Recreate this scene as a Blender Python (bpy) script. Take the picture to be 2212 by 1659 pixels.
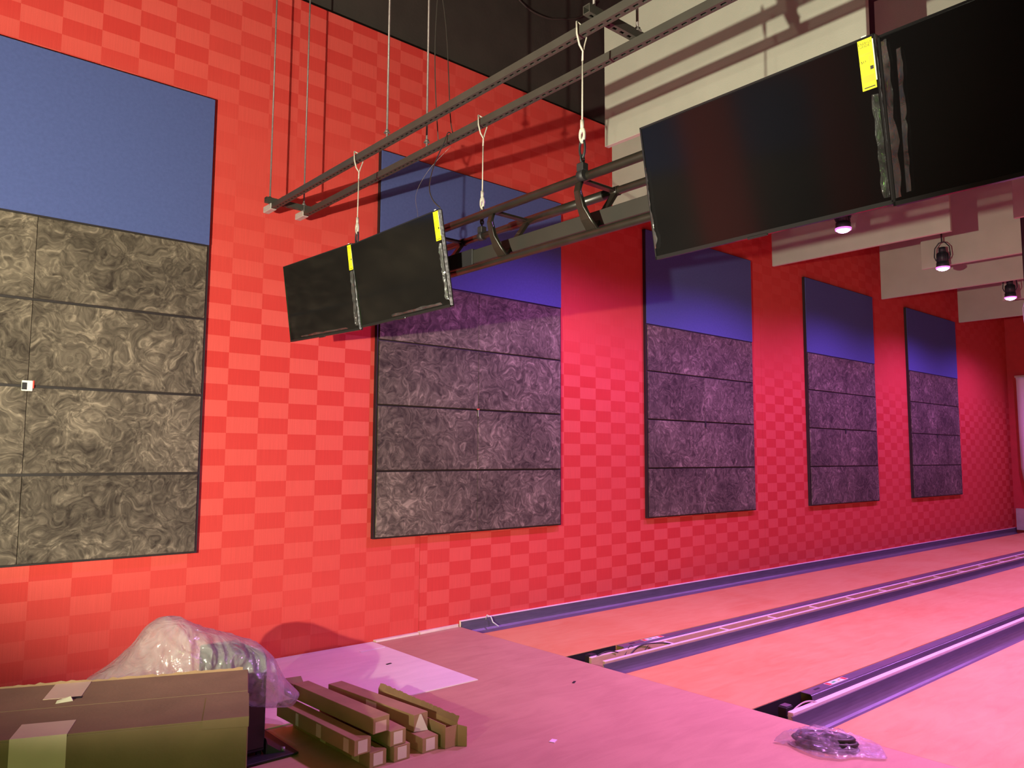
import bpy, bmesh, math, random
from mathutils import Vector, Matrix, noise
random.seed(7)
S = bpy.context.scene
for o in list(bpy.data.objects): bpy.data.objects.remove(o)
COL = S.collection
PI = math.pi

# ---------------------------------------------------------------- camera
F = 1673.63; YAW, PITCH, ROLL = 0.8591, 0.0919, 0.0052
fw = Vector((math.cos(YAW)*math.cos(PITCH), math.sin(YAW)*math.cos(PITCH), math.sin(PITCH)))
rt = fw.cross(Vector((0, 0, 1))).normalized(); up = rt.cross(fw)
r2 = math.cos(ROLL)*rt + math.sin(ROLL)*up
u2 = -math.sin(ROLL)*rt + math.cos(ROLL)*up
cd = bpy.data.cameras.new('camera'); cam = bpy.data.objects.new('camera', cd); COL.objects.link(cam)
cd.sensor_fit = 'HORIZONTAL'; cd.sensor_width = 36.0; cd.lens = 36.0*F/2212; cd.clip_start = 0.05; cd.clip_end = 200
M = Matrix((r2, u2, -fw)).transposed().to_4x4(); M.translation = Vector((-4.5222, -5.9911, 1.6096))
cam.matrix_world = M; S.camera = cam

# ---------------------------------------------------------------- world, lights, exposure
S.view_settings.view_transform = 'Standard'; S.view_settings.look = 'None'
S.view_settings.gamma = 1.0; S.view_settings.use_curve_mapping = False
S.view_settings.exposure = 0.0
w = bpy.data.worlds.new('world'); S.world = w; w.use_nodes = True
w.node_tree.nodes['Background'].inputs[0].default_value = (0.5, 0.4, 0.4, 1)
w.node_tree.nodes['Background'].inputs[1].default_value = 0.02

def light(kind, name, loc, power, color, target=None, **kw):
    d = bpy.data.lights.new(name, kind); d.energy = power; d.color = color
    for k, v in kw.items(): setattr(d, k, v)
    o = bpy.data.objects.new(name, d); COL.objects.link(o); o.location = loc
    if target is not None:
        o.rotation_euler = (Vector(target)-Vector(loc)).to_track_quat('-Z', 'Y').to_euler()
    return o
WARM = (1.0, 0.93, 0.71)
# two heads of a work light on a stand just left of the camera, aimed up at the left wall
light('SPOT', 'work_or_added_spot', (-5.75, -4.5, 1.62), 1620, WARM, (-1.2, -0.4, 5.1), spot_size=math.radians(106), spot_blend=0.42, shadow_soft_size=0.022)
light('SPOT', 'work_or_added_spot', (-5.95, -4.42, 1.66), 150, WARM, (-2.0, 0, 4.9), spot_size=math.radians(100), spot_blend=0.6, shadow_soft_size=0.022)
light('SPOT', 'work_or_added_spot', (-6.15, -4.40, 1.66), 1150, WARM, (-9.0, 0, 3.9), spot_size=math.radians(96), spot_blend=0.6, shadow_soft_size=0.03)  # added spot lighting the unseen wall that the screens mirror
light('AREA', 'added_warm_fill', (-10.5, -8.0, 3.6), 60, (1.0, 0.98, 0.74), (0.0, -2.0, 4.6), size=2.5)  # added soft fill that lifts the shadows on the baffles
# greenish light of the concourse behind the photographer
light('AREA', 'concourse_light', (-7.0, -10.5, 2.6), 12, (0.36, 1.0, 0.12), (-3.5, -3.0, 0.3), size=0.5, spread=math.radians(60))
MAG = (1.0, 0.34, 1.0); MAG1 = (1.0, 0.33, 1.6)
LAMPS = [(1.0, -1.9, 4.2), (4.0, -1.9, 4.2), (7.0, -1.86, 4.25), (10.0, -1.8, 4.25), (13.0, -1.8, 4.25)]
for q, (x, y, z) in enumerate(LAMPS):
    light('SPOT', 'lamp_beam', (x, y, z-0.045), (310, 275, 235, 240, 210)[q], MAG1, (x, y, 0), spot_size=math.radians(164), spot_blend=0.6, shadow_soft_size=0.06)
for (x, y, z, p) in [(1.0, -5.0, 4.2, 1250), (5.0, -5.6, 4.2, 620), (9.0, -5.6, 4.2, 550), (13.0, -5.6, 4.2, 350), (3.0, -9.4, 4.2, 300), (9.0, -9.4, 4.2, 300)]:
    light('SPOT', 'lamp_beam', (x, y, z), p, MAG, (x, y, 0), spot_size=math.radians(124), spot_blend=0.8, shadow_soft_size=0.08)

# ---------------------------------------------------------------- materials
def nt(name):
    m = bpy.data.materials.new(name); m.use_nodes = True
    return m, m.node_tree.nodes, m.node_tree.links, m.node_tree.nodes['Principled BSDF']
def mat(name, col, rough=0.6, metal=0.0, var=0.0, vscale=8.0, bump=0.0, bscale=60.0, spec=0.5, emis=None, estr=0, alpha=1.0, coat=0.0, stretch=None):
    m, N, L, P = nt(name)
    P.inputs['Base Color'].default_value = (*col, 1); P.inputs['Roughness'].default_value = rough
    P.inputs['Metallic'].default_value = metal; P.inputs['Specular IOR Level'].default_value = spec
    P.inputs['Alpha'].default_value = alpha; P.inputs['Coat Weight'].default_value = coat
    if emis: P.inputs['Emission Color'].default_value = (*emis, 1); P.inputs['Emission Strength'].default_value = estr
    tc = N.new('ShaderNodeTexCoord')
    src = tc.outputs['Object']
    if stretch:
        mp = N.new('ShaderNodeMapping'); mp.inputs['Scale'].default_value = stretch; L.new(src, mp.inputs[0]); src = mp.outputs[0]
    nz = N.new('ShaderNodeTexNoise'); nz.inputs['Scale'].default_value = vscale; nz.inputs['Detail'].default_value = 4
    L.new(src, nz.inputs['Vector'])
    rp = N.new('ShaderNodeValToRGB'); rp.color_ramp.elements[0].position = 0.3; rp.color_ramp.elements[1].position = 0.7
    rp.color_ramp.elements[0].color = (*[c*(1-var) for c in col], 1); rp.color_ramp.elements[1].color = (*[min(1, c*(1+var)) for c in col], 1)
    L.new(nz.outputs[0], rp.inputs[0]); L.new(rp.outputs[0], P.inputs['Base Color'])
    if bump:
        n2 = N.new('ShaderNodeTexNoise'); n2.inputs['Scale'].default_value = bscale; n2.inputs['Detail'].default_value = 3; L.new(src, n2.inputs['Vector'])
        b = N.new('ShaderNodeBump'); b.inputs['Strength'].default_value = bump; b.inputs['Distance'].default_value = 0.01
        L.new(n2.outputs[0], b.inputs['Height']); L.new(b.outputs[0], P.inputs['Normal'])
    return m

def mnode(N, L, op, a, b=None, c=None):
    n = N.new('ShaderNodeMath'); n.operation = op
    for i, v in enumerate((a, b, c)):
        if v is None: continue
        if isinstance(v, (int, float)): n.inputs[i].default_value = v
        else: L.new(v, n.inputs[i])
    return n.outputs[0]

def fabric(name, x0, z0, par, stops):
    """red wall fabric woven with a two-tone checker of 25 x 12.7 cm that fades in and out"""
    m, N, L, P = nt(name)
    P.inputs['Roughness'].default_value = 0.9; P.inputs['Specular IOR Level'].default_value = 0.15
    g = N.new('ShaderNodeTexCoord'); sp = N.new('ShaderNodeSeparateXYZ'); L.new(g.outputs['Object'], sp.inputs[0])
    cx = mnode(N, L, 'FLOOR', mnode(N, L, 'DIVIDE', mnode(N, L, 'SUBTRACT', sp.outputs[0], x0), 0.252))
    cz = mnode(N, L, 'FLOOR', mnode(N, L, 'DIVIDE', mnode(N, L, 'SUBTRACT', sp.outputs[2], z0), 0.1255))
    ck = mnode(N, L, 'ABSOLUTE', mnode(N, L, 'MODULO', mnode(N, L, 'ADD', mnode(N, L, 'ADD', cx, cz), par), 2.0))
    # per-cell random and slow fade
    cmb = N.new('ShaderNodeCombineXYZ'); L.new(cx, cmb.inputs[0]); L.new(cz, cmb.inputs[1])
    wn = N.new('ShaderNodeTexWhiteNoise'); wn.noise_dimensions = '2D'; L.new(cmb.outputs[0], wn.inputs['Vector'])
    cr = N.new('ShaderNodeValToRGB'); L.new(mnode(N, L, 'DIVIDE', sp.outputs[2], 6.0), cr.inputs[0])
    E = cr.color_ramp.elements
    E[0].position = 0; E[0].color = (stops[0][1],)*3+(1,)
    E[1].position = 1; E[1].color = (stops[-1][1],)*3+(1,)
    for p, v in stops[1:-1]:
        e = E.new(p); e.color = (v, v, v, 1)
    nz = N.new('ShaderNodeTexNoise'); nz.inputs['Scale'].default_value = 0.55; nz.inputs['Detail'].default_value = 1; L.new(g.outputs['Object'], nz.inputs['Vector'])
    fade = mnode(N, L, 'MULTIPLY', cr.outputs[0], mnode(N, L, 'MULTIPLY_ADD', nz.outputs[0], 1.6, 0.1))
    con = mnode(N, L, 'MULTIPLY', mnode(N, L, 'SUBTRACT', ck, 0.5), fade)
    fac = mnode(N, L, 'ADD', mnode(N, L, 'ADD', con, 0.5), mnode(N, L, 'MULTIPLY', mnode(N, L, 'SUBTRACT', wn.outputs[0], 0.5), 0.12))
    mx = N.new('ShaderNodeMix'); mx.data_type = 'RGBA'; L.new(fac, mx.inputs[0])
    mx.inputs[6].default_value = (0.60, 0.048, 0.040, 1); mx.inputs[7].default_value = (0.70, 0.100, 0.080, 1)
    # fine weave
    w1 = N.new('ShaderNodeTexNoise'); w1.inputs['Scale'].default_value = 260; w1.inputs['Detail'].default_value = 1; L.new(g.outputs['Object'], w1.inputs['Vector'])
    mp = N.new('ShaderNodeMapping'); mp.inputs['Scale'].default_value = (60, 1, 2.0); L.new(g.outputs['Object'], mp.inputs[0])
    w2 = N.new('ShaderNodeTexNoise'); w2.inputs['Scale'].default_value = 2; L.new(mp.outputs[0], w2.inputs['Vector'])
    mul = N.new('ShaderNodeMix'); mul.data_type = 'RGBA'; mul.blend_type = 'MULTIPLY'; mul.inputs[0].default_value = 1
    v = mnode(N, L, 'ADD', mnode(N, L, 'MULTIPLY', w1.outputs[0], 0.22), mnode(N, L, 'MULTIPLY_ADD', w2.outputs[0], 0.2, 0.79))
    cc = N.new('ShaderNodeCombineColor'); [L.new(v, cc.inputs[i]) for i in range(3)]
    L.new(mx.outputs[2], mul.inputs[6]); L.new(cc.outputs[0], mul.inputs[7]); L.new(mul.outputs[2], P.inputs['Base Color'])
    b = N.new('ShaderNodeBump'); b.inputs['Strength'].default_value = 0.15; b.inputs['Distance'].default_value = 0.003; L.new(w1.outputs[0], b.inputs['Height']); L.new(b.outputs[0], P.inputs['Normal'])
    return m

def paper(name, col, dark, scale=1.0, rough=0.55):
    m, N, L, P = nt(name)
    P.inputs['Roughness'].default_value = rough; P.inputs['Specular IOR Level'].default_value = 0.35
    g = N.new('ShaderNodeTexCoord')
    n1 = N.new('ShaderNodeTexNoise'); n1.inputs['Scale'].default_value = 1.1*scale; n1.inputs['Detail'].default_value = 5; n1.inputs['Distortion'].default_value = 0.8; L.new(g.outputs['Object'], n1.inputs['Vector'])
    mp = N.new('ShaderNodeMapping'); mp.inputs['Scale'].default_value = (1.0, 4.0, 1); mp.inputs['Rotation'].default_value = (0, 0, 0.5); L.new(g.outputs['Object'], mp.inputs[0])
    n2 = N.new('ShaderNodeTexNoise'); n2.inputs['Scale'].default_value = 2.6*scale; n2.inputs['Detail'].default_value = 6; n2.inputs['Distortion'].default_value = 1.2; L.new(mp.outputs[0], n2.inputs['Vector'])
    n3 = N.new('ShaderNodeTexNoise'); n3.inputs['Scale'].default_value = 90; n3.inputs['Detail'].default_value = 3; L.new(g.outputs['Object'], n3.inputs['Vector'])
    s = mnode(N, L, 'ADD', mnode(N, L, 'MULTIPLY', n1.outputs[0], 0.5), mnode(N, L, 'MULTIPLY_ADD', n2.outputs[0], 0.4, mnode(N, L, 'MULTIPLY', n3.outputs[0], 0.12)))
    rp = N.new('ShaderNodeValToRGB'); rp.color_ramp.elements[0].position = 0.32; rp.color_ramp.elements[1].position = 0.6
    rp.color_ramp.elements[0].color = (*dark, 1); rp.color_ramp.elements[1].color = (*col, 1); L.new(s, rp.inputs[0]); L.new(rp.outputs[0], P.inputs['Base Color'])
    b = N.new('ShaderNodeBump'); b.inputs['Strength'].default_value = 0.25; b.inputs['Distance'].default_value = 0.01; L.new(n2.outputs[0], b.inputs['Height']); L.new(b.outputs[0], P.inputs['Normal'])
    return m

def swirl(name):
    """grey-brown pressed fibre panel with pale swirled flakes"""
    m, N, L, P = nt(name); P.inputs['Roughness'].default_value = 0.8; P.inputs['Specular IOR Level'].default_value = 0.2
    g = N.new('ShaderNodeTexCoord')
    nd = N.new('ShaderNodeTexNoise'); nd.inputs['Scale'].default_value = 3.2; nd.inputs['Detail'].default_value = 2; L.new(g.outputs['Object'], nd.inputs['Vector'])
    vm = N.new('ShaderNodeVectorMath'); vm.operation = 'SCALE'; vm.inputs[3].default_value = 0.9; L.new(nd.outputs[1], vm.inputs[0])
    va = N.new('ShaderNodeVectorMath'); va.operation = 'ADD'; L.new(g.outputs['Object'], va.inputs[0]); L.new(vm.outputs[0], va.inputs[1])
    mp = N.new('ShaderNodeMapping'); mp.inputs['Scale'].default_value = (5, 5, 7.5); L.new(va.outputs[0], mp.inputs[0])
    n1 = N.new('ShaderNodeTexNoise'); n1.inputs['Scale'].default_value = 1.5; n1.inputs['Detail'].default_value = 6; n1.inputs['Roughness'].default_value = 0.62; n1.inputs['Distortion'].default_value = 0.9; L.new(mp.outputs[0], n1.inputs['Vector'])
    n2 = N.new('ShaderNodeTexNoise'); n2.inputs['Scale'].default_value = 12; n2.inputs['Detail'].default_value = 4; n2.inputs['Distortion'].default_value = 1.1; L.new(va.outputs[0], n2.inputs['Vector'])
    n4 = N.new('ShaderNodeTexNoise'); n4.inputs['Scale'].default_value = 1.6; n4.inputs['Detail'].default_value = 2; L.new(g.outputs['Object'], n4.inputs['Vector'])
    s = mnode(N, L, 'MULTIPLY_ADD', n4.outputs[0], 0.28, mnode(N, L, 'MULTIPLY_ADD', n2.outputs[0], 0.36, mnode(N, L, 'MULTIPLY', n1.outputs[0], 0.46)))
    rp = N.new('ShaderNodeValToRGB'); el = rp.color_ramp.elements
    el[0].position = 0.41; el[0].color = (0.035, 0.027, 0.021, 1); el[1].position = 0.73; el[1].color = (0.36, 0.30, 0.22, 1)
    e = el.new(0.52); e.color = (0.088, 0.072, 0.054, 1); e = el.new(0.60); e.color = (0.150, 0.124, 0.092, 1)
    L.new(s, rp.inputs[0]); L.new(rp.outputs[0], P.inputs['Base Color'])
    b = N.new('ShaderNodeBump'); b.inputs['Strength'].default_value = 0.3; b.inputs['Distance'].default_value = 0.008; L.new(s, b.inputs['Height']); L.new(b.outputs[0], P.inputs['Normal'])
    return m

def film(name, tint, opacity, rough=0.15):
    """thin translucent plastic: lets part of the light straight through, scatters the rest"""
    m = bpy.data.materials.new(name); m.use_nodes = True; N = m.node_tree.nodes; L = m.node_tree.links; N.clear()
    out = N.new('ShaderNodeOutputMaterial'); tr = N.new('ShaderNodeBsdfTransparent'); tr.inputs[0].default_value = (0.95, 0.95, 0.95, 1)
    df = N.new('ShaderNodeBsdfDiffuse'); df.inputs[0].default_value = (*tint, 1)
    tl = N.new('ShaderNodeBsdfTranslucent'); tl.inputs[0].default_value = (*tint, 1)
    gl = N.new('ShaderNodeBsdfGlossy'); gl.inputs['Roughness'].default_value = rough
    g = N.new('ShaderNodeTexCoord'); nz = N.new('ShaderNodeTexNoise'); nz.inputs['Scale'].default_value = 9; nz.inputs['Detail'].default_value = 4; nz.inputs['Distortion'].default_value = 1.5
    L.new(g.outputs['Object'], nz.inputs['Vector'])
    b = N.new('ShaderNodeBump'); b.inputs['Strength'].default_value = 0.6; b.inputs['Distance'].default_value = 0.03; L.new(nz.outputs[0], b.inputs['Height'])
    for n in (df, tl, gl): L.new(b.outputs[0], n.inputs['Normal'])
    a = N.new('ShaderNodeAddShader'); m1 = N.new('ShaderNodeMixShader'); m1.inputs[0].default_value = 0.5; L.new(df.outputs[0], m1.inputs[1]); L.new(tl.outputs[0], m1.inputs[2])
    m2 = N.new('ShaderNodeMixShader'); L.new(mnode(N, L, 'MULTIPLY_ADD', nz.outputs[0], 0.5, opacity-0.25), m2.inputs[0]); L.new(tr.outputs[0], m2.inputs[1]); L.new(m1.outputs[0], m2.inputs[2])
    fr = N.new('ShaderNodeLayerWeight'); fr.inputs[0].default_value = 0.5; L.new(b.outputs[0], fr.inputs['Normal'])
    m3 = N.new('ShaderNodeMixShader'); L.new(mnode(N, L, 'MULTIPLY_ADD', mnode(N, L, 'POWER', fr.outputs['Facing'], 3.0), 0.35, 0.05), m3.inputs[0]); L.new(m2.outputs[0], m3.inputs[1]); L.new(gl.outputs[0], m3.inputs[2]); L.new(m3.outputs[0], out.inputs[0])
    N.remove(a)
    return m

FL_ = [(0.0, 0.3), (0.08, 0.45), (0.18, 1.0), (0.45, 1.0), (0.54, 0.5), (0.62, 0.10), (0.70, 0.12), (0.77, 0.9), (1.0, 1.0)]
FR_ = [(0.0, 0.8), (0.40, 1.0), (0.46, 0.45), (0.50, 0.06), (0.62, 0.06), (0.70, 0.35), (0.80, 0.4), (1.0, 0.15)]
MT = dict(
 fabL=fabric('red_checker_fabric_near', -2.275, 2.65, 0, FL_), fabR=fabric('red_checker_fabric', -0.373, 0.61, 0, FR_), fabE=mat('red_end_wall_fabric', (0.50, 0.035, 0.04), 0.9, var=0.06),
 black_wall=mat('black_paint', (0.045, 0.038, 0.032), 0.8, var=0.15, vscale=3, bump=0.2, bscale=30),
 ceil=mat('black_ceiling_paint', (0.03, 0.026, 0.024), 0.9, var=0.2, vscale=2),
 room=mat('grey_room_paint', (0.16, 0.13, 0.11), 0.9, var=0.1, vscale=1),
 paperA=paper('kraft_paper_approach', (0.52, 0.32, 0.19), (0.42, 0.24, 0.145)),
 paperL=paper('kraft_paper_lane', (0.66, 0.38, 0.140), (0.60, 0.255, 0.085), 1.0, 0.45),
 board=paper('white_hardboard', (0.82, 0.80, 0.70), (0.68, 0.66, 0.58), 0.8, 0.4),
 slab=mat('dark_slab', (0.05, 0.045, 0.05), 0.8, var=0.3),
 gutter=mat('grey_gutter_plastic', (0.115, 0.10, 0.135), 0.30, var=0.12, vscale=5, stretch=(1, 8, 8)),
 cap=mat('white_capping', (0.85, 0.72, 0.66), 0.4, var=0.04),
 wood=mat('pale_plywood', (0.52, 0.36, 0.25), 0.5, var=0.08, vscale=6, stretch=(2, 20, 8)),
 ply=mat('orange_plywood', (0.70, 0.42, 0.22), 0.6, var=0.2, vscale=5),
 frame=mat('black_trim', (0.018, 0.012, 0.013), 0.6, var=0.1),
 blue=mat('blue_acoustic_fabric', (0.082, 0.112, 0.30), 0.9, var=0.06, vscale=40, bump=0.15, bscale=300, spec=0.15),
 swirl=swirl('swirled_fibre'),
 strut=mat('dark_grey_powder_coat', (0.045, 0.041, 0.034), 0.5, var=0.12, vscale=6),
 slot=mat('slot_dark', (0.012, 0.01, 0.01), 0.8),
 endcap=mat('pale_plastic_cap', (0.45, 0.42, 0.39), 0.5, var=0.08, vscale=40),
 galv=mat('zinc_rod', (0.20, 0.18, 0.17), 0.45, metal=0.4, var=0.15, vscale=50),
 rope=mat('white_steel_rope', (0.45, 0.42, 0.36), 0.4, var=0.1, vscale=200),
 truss=mat('brown_black_tube', (0.017, 0.014, 0.010), 0.38, metal=0.2, var=0.25, vscale=12, coat=0.2),
 plate=mat('dark_grey_raceway', (0.018, 0.016, 0.012), 0.6, var=0.08),
 blk=mat('matt_black', (0.012, 0.011, 0.012), 0.6, var=0.1),
 blkg=mat('gloss_black_bezel', (0.012, 0.012, 0.013), 0.2, spec=0.6),
 screen=mat('screen_glass', (0.0035, 0.0035, 0.004), 0.10, spec=0.62, var=0.05, vscale=3),
 yellow=mat('yellow_label', (1.0, 0.93, 0.01), 0.5, var=0.02),
 ink=mat('label_ink', (0.03, 0.025, 0.02), 0.6), pink_ink=mat('faint_label_print', (0.72, 0.56, 0.02), 0.5),
 white=mat('white_label', (0.75, 0.78, 0.70), 0.5),
 film=film('protective_film', (0.6, 0.6, 0.6), 0.12, 0.12),
 shine=mat('edge_film_highlights', (0.22, 0.22, 0.24), 0.12, var=0.7, vscale=60, spec=1.0),  # pale mottled tone puts the film's edge highlights into the colour
 bag=film('milky_polythene', (0.82, 0.82, 0.80), 0.42, 0.1),
 cbag=film('clear_polythene', (0.85, 0.82, 0.88), 0.20, 0.08),
 baffle=mat('pale_felt_baffle', (0.50, 0.52, 0.43), 0.9, var=0.05, vscale=3, bump=0.2, bscale=120, spec=0.1),
 card=mat('corrugated_cardboard', (0.36, 0.235, 0.115), 0.8, var=0.1, vscale=7, bump=0.1, bscale=60, spec=0.2),
 card2=mat('box_cardboard', (0.235, 0.155, 0.088), 0.85, var=0.12, vscale=4, bump=0.12, bscale=60, spec=0.15),
 cardin=mat('cardboard_inside', (0.30, 0.18, 0.10), 0.9, var=0.1),
 tape=mat('packing_tape', (0.66, 0.50, 0.36), 0.3, var=0.06),
 ptape=mat('pale_tape', (0.70, 0.62, 0.50), 0.28, var=0.06),
 housing=mat('lamp_housing', (0.035, 0.035, 0.05), 0.5, var=0.1),
 lens=mat('lit_magenta_lens', (1, 0.7, 1), 0.3, emis=(1.0, 0.45, 1.0), estr=22), halo=mat('magenta_halo_glow', (1, 0.2, 0.9), 0.4, emis=(1.0, 0.22, 0.85), estr=1.3),
 red=mat('red_ink', (0.8, 0.06, 0.04), 0.4), green=mat('green_ink', (0.05, 0.55, 0.16), 0.4), orange=mat('orange_ink', (0.85, 0.45, 0.08), 0.4),
 sheet=mat('white_sheeting', (0.78, 0.66, 0.70), 0.6, var=0.08, vscale=2, stretch=(1, 6, 0.4)),
 beige=mat('beige_laminate', (0.45, 0.36, 0.30), 0.6, var=0.1),
 wire=mat('thin_black_wire', (0.04, 0.035, 0.03), 0.5), pale=mat('pale_wire', (0.5, 0.42, 0.4), 0.5),
 scrap=mat('paper_scrap', (0.8, 0.7, 0.72), 0.7), foam=mat('pale_foam_strip', (0.75, 0.62, 0.48), 0.8, var=0.1),
)

# ---------------------------------------------------------------- mesh helpers
def smooth(pts, k=5):
    P = [Vector(p) for p in pts]; out = []
    for i in range(len(P)-1):
        a, b, c, d = P[max(i-1, 0)], P[i], P[i+1], P[min(i+2, len(P)-1)]
        for j in range(k):
            t = j/k; out.append(0.5*((2*b)+(c-a)*t+(2*a-5*b+4*c-d)*t*t+(3*b-a-3*c+d)*t*t*t))
    return out+[P[-1]]
class MB:
    def __init__(s): s.bm = bmesh.new()
    def box(s, a, b, bev=0.0):
        a = Vector(a); b = Vector(b); lo = Vector(map(min, a, b)); hi = Vector(map(max, a, b))
        vs = [s.bm.verts.new((x, y, z)) for x in (lo.x, hi.x) for y in (lo.y, hi.y) for z in (lo.z, hi.z)]
        fs = [s.bm.faces.new([vs[i] for i in f]) for f in ((0, 1, 3, 2), (4, 6, 7, 5), (0, 4, 5, 1), (2, 3, 7, 6), (0, 2, 6, 4), (1, 5, 7, 3))]
        if bev:
            es = list({e for f in fs for e in f.edges}); bmesh.ops.bevel(s.bm, geom=es, offset=bev, segments=1, affect='EDGES')
        return s
    def hexa(s, pts):   # 8 points: bottom 4 ccw, top 4 ccw
        v = [s.bm.verts.new(p) for p in pts]
        for f in ((3, 2, 1, 0), (4, 5, 6, 7), (0, 1, 5, 4), (1, 2, 6, 5), (2, 3, 7, 6), (3, 0, 4, 7)): s.bm.faces.new([v[i] for i in f])
        return s
    def tube(s, pts, r, n=10, cap=True, radii=None):
        pts = [Vector(p) for p in pts]; rings = []
        prev = None
        for i, p in enumerate(pts):
            t = ((pts[min(i+1, len(pts)-1)] - pts[max(i-1, 0)])).normalized()
            a = prev if prev is not None else (Vector((0, 0, 1)) if abs(t.z) < 0.9 else Vector((1, 0, 0)))
            x = (a - t*a.dot(t)).normalized(); prev = x; y = t.cross(x); rr = radii[i] if radii else r
            rings.append([s.bm.verts.new(p + rr*(math.cos(2*PI*k/n)*x + math.sin(2*PI*k/n)*y)) for k in range(n)])
        for A, B in zip(rings, rings[1:]):
            for k in range(n):
                f = s.bm.faces.new((A[k], A[(k+1) % n], B[(k+1) % n], B[k])); f.smooth = True
        if cap: s.bm.faces.new(rings[0][::-1]); s.bm.faces.new(rings[-1])
        return s
    def ring(s, c, R, r, axis='x', sx=1.0, sz=1.0, n=20, m=6):
        c = Vector(c); g = []
        for i in range(n):
            t = 2*PI*i/n; d = Vector((0, math.cos(t)*sx, math.sin(t)*sz)) if axis == 'x' else (Vector((math.cos(t)*sx, 0, math.sin(t)*sz)) if axis == 'y' else Vector((math.cos(t)*sx, math.sin(t)*sz, 0)))
            nrm = Vector((1, 0, 0)) if axis == 'x' else (Vector((0, 1, 0)) if axis == 'y' else Vector((0, 0, 1)))
            g.append([s.bm.verts.new(c + d*R + d*r*math.cos(2*PI*k/m) + nrm*r*math.sin(2*PI*k/m)) for k in range(m)])
        for i in range(n):
            for k in range(m):
                f = s.bm.faces.new((g[i][k], g[(i+1) % n][k], g[(i+1) % n][(k+1) % m], g[i][(k+1) % m])); f.smooth = True
        return s
    def extrude(s, prof, x0, x1, closed=True):   # profile of (y,z) swept along x
        A = [s.bm.verts.new((x0, y, z)) for y, z in prof]; B = [s.bm.verts.new((x1, y, z)) for y, z in prof]
        n = len(prof)
        for i in range(n if closed else n-1):
            j = (i+1) % n; s.bm.faces.new((A[i], A[j], B[j], B[i]))
        if closed: s.bm.faces.new(A[::-1]); s.bm.faces.new(B)
        return s
    def build(s, name, m, parent=None, **kw):
        bmesh.ops.recalc_face_normals(s.bm, faces=s.bm.faces[:])
        me = bpy.data.meshes.new(name); s.bm.to_mesh(me); s.bm.free()
        me.materials.append(MT[m] if isinstance(m, str) else m)
        o = bpy.data.objects.new(name, me); COL.objects.link(o)
        if parent is not None: o.parent = parent
        for k, v in kw.items(): o[k] = v
        return o
def B(a, b, bev=0.0): return MB().box(a, b, bev)
def thing(name, label, cat, loc=(0, 0, 0), rot=(0, 0, 0), group=None):
    o = bpy.data.objects.new(name, None); COL.objects.link(o); o.location = loc; o.rotation_euler = rot
    o['label'] = label; o['category'] = cat
    if group: o['group'] = group
    return o
def tag(o, label, cat, group=None):
    o['label'] = label; o['category'] = cat
    if group: o['group'] = group
    return o
def copy_tree(o, parent=None):
    c = o.copy(); COL.objects.link(c)
    if parent is not None: c.parent = parent
    for ch in list(o.children): copy_tree(ch, c)
    return c
def text_mesh(s, size):
    c = bpy.data.curves.new('t', 'FONT'); c.body = s; c.size = size; c.align_x = 'CENTER'; c.align_y = 'CENTER'; c.resolution_u = 2
    o = bpy.data.objects.new('t', c); COL.objects.link(o)
    me = bpy.data.meshes.new_from_object(o.evaluated_get(bpy.context.evaluated_depsgraph_get()))
    bpy.data.objects.remove(o); return me

# ---------------------------------------------------------------- setting
XE = 15.7
# left wall: black painted structure with the red fabric panels standing 10 cm proud of it
wl = B((-14, 0.10, -0.3), (XE+0.3, 0.3, 8.0)).build('wall_left', 'black_wall', kind='structure')
SEAM = [(-14, -11.9, 'fabL'), (-11.9, -6.25, 'fabL'), (-6.25, -0.457, 'fabL'), (-0.457, 5.334, 'fabR'), (5.334, 11.12, 'fabR'), (11.12, XE, 'fabR')]
for a, b, m in SEAM: B((a+0.002, 0.0, -0.3), (b-0.002, 0.10, 5.5)).build('fabric_panel', m, wl)
B((XE, -14, -0.3), (XE+0.3, 0.10, 8.0)).build('wall_end', 'fabE', kind='structure')
B((-14.3, -14, -0.3), (-14, 0.3, 8.0)).build('wall_back', 'room', kind='structure')
B((-14.3, -14.3, -0.3), (XE+0.3, -14, 8.0)).build('wall_right', 'room', kind='structure')
B((-14.3, -14.3, 8.0), (XE+0.3, 0.3, 8.2)).build('ceiling', 'ceil', kind='structure')
fl = B((-14.3, -14.3, -0.45), (XE+0.3, 0.3, -0.30)).build('floor', 'slab', kind='structure')
ap = B((-14, -14, -0.30), (-0.004, -0.002, 0.0)).build('approach_deck', 'paperA', fl)
LW = 1.054
LANES = [(-0.365, 'papered bowling lane next to the red wall'), (-2.06, 'papered bowling lane between the two sunken divisions'), (-3.62, 'papered bowling lane at the lower right, in front of the nearer division')]
for y, lb in LANES:
    tag(B((0.0, y-LW, -0.298), (XE-0.01, y, -0.001)).build('bowling_lane', 'paperL'), lb, 'lane', 'bowling lanes')
B((0.0, -14, -0.30), (XE-0.01, -5.3, 0.0)).build('lane_deck', 'paperL', fl)

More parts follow.
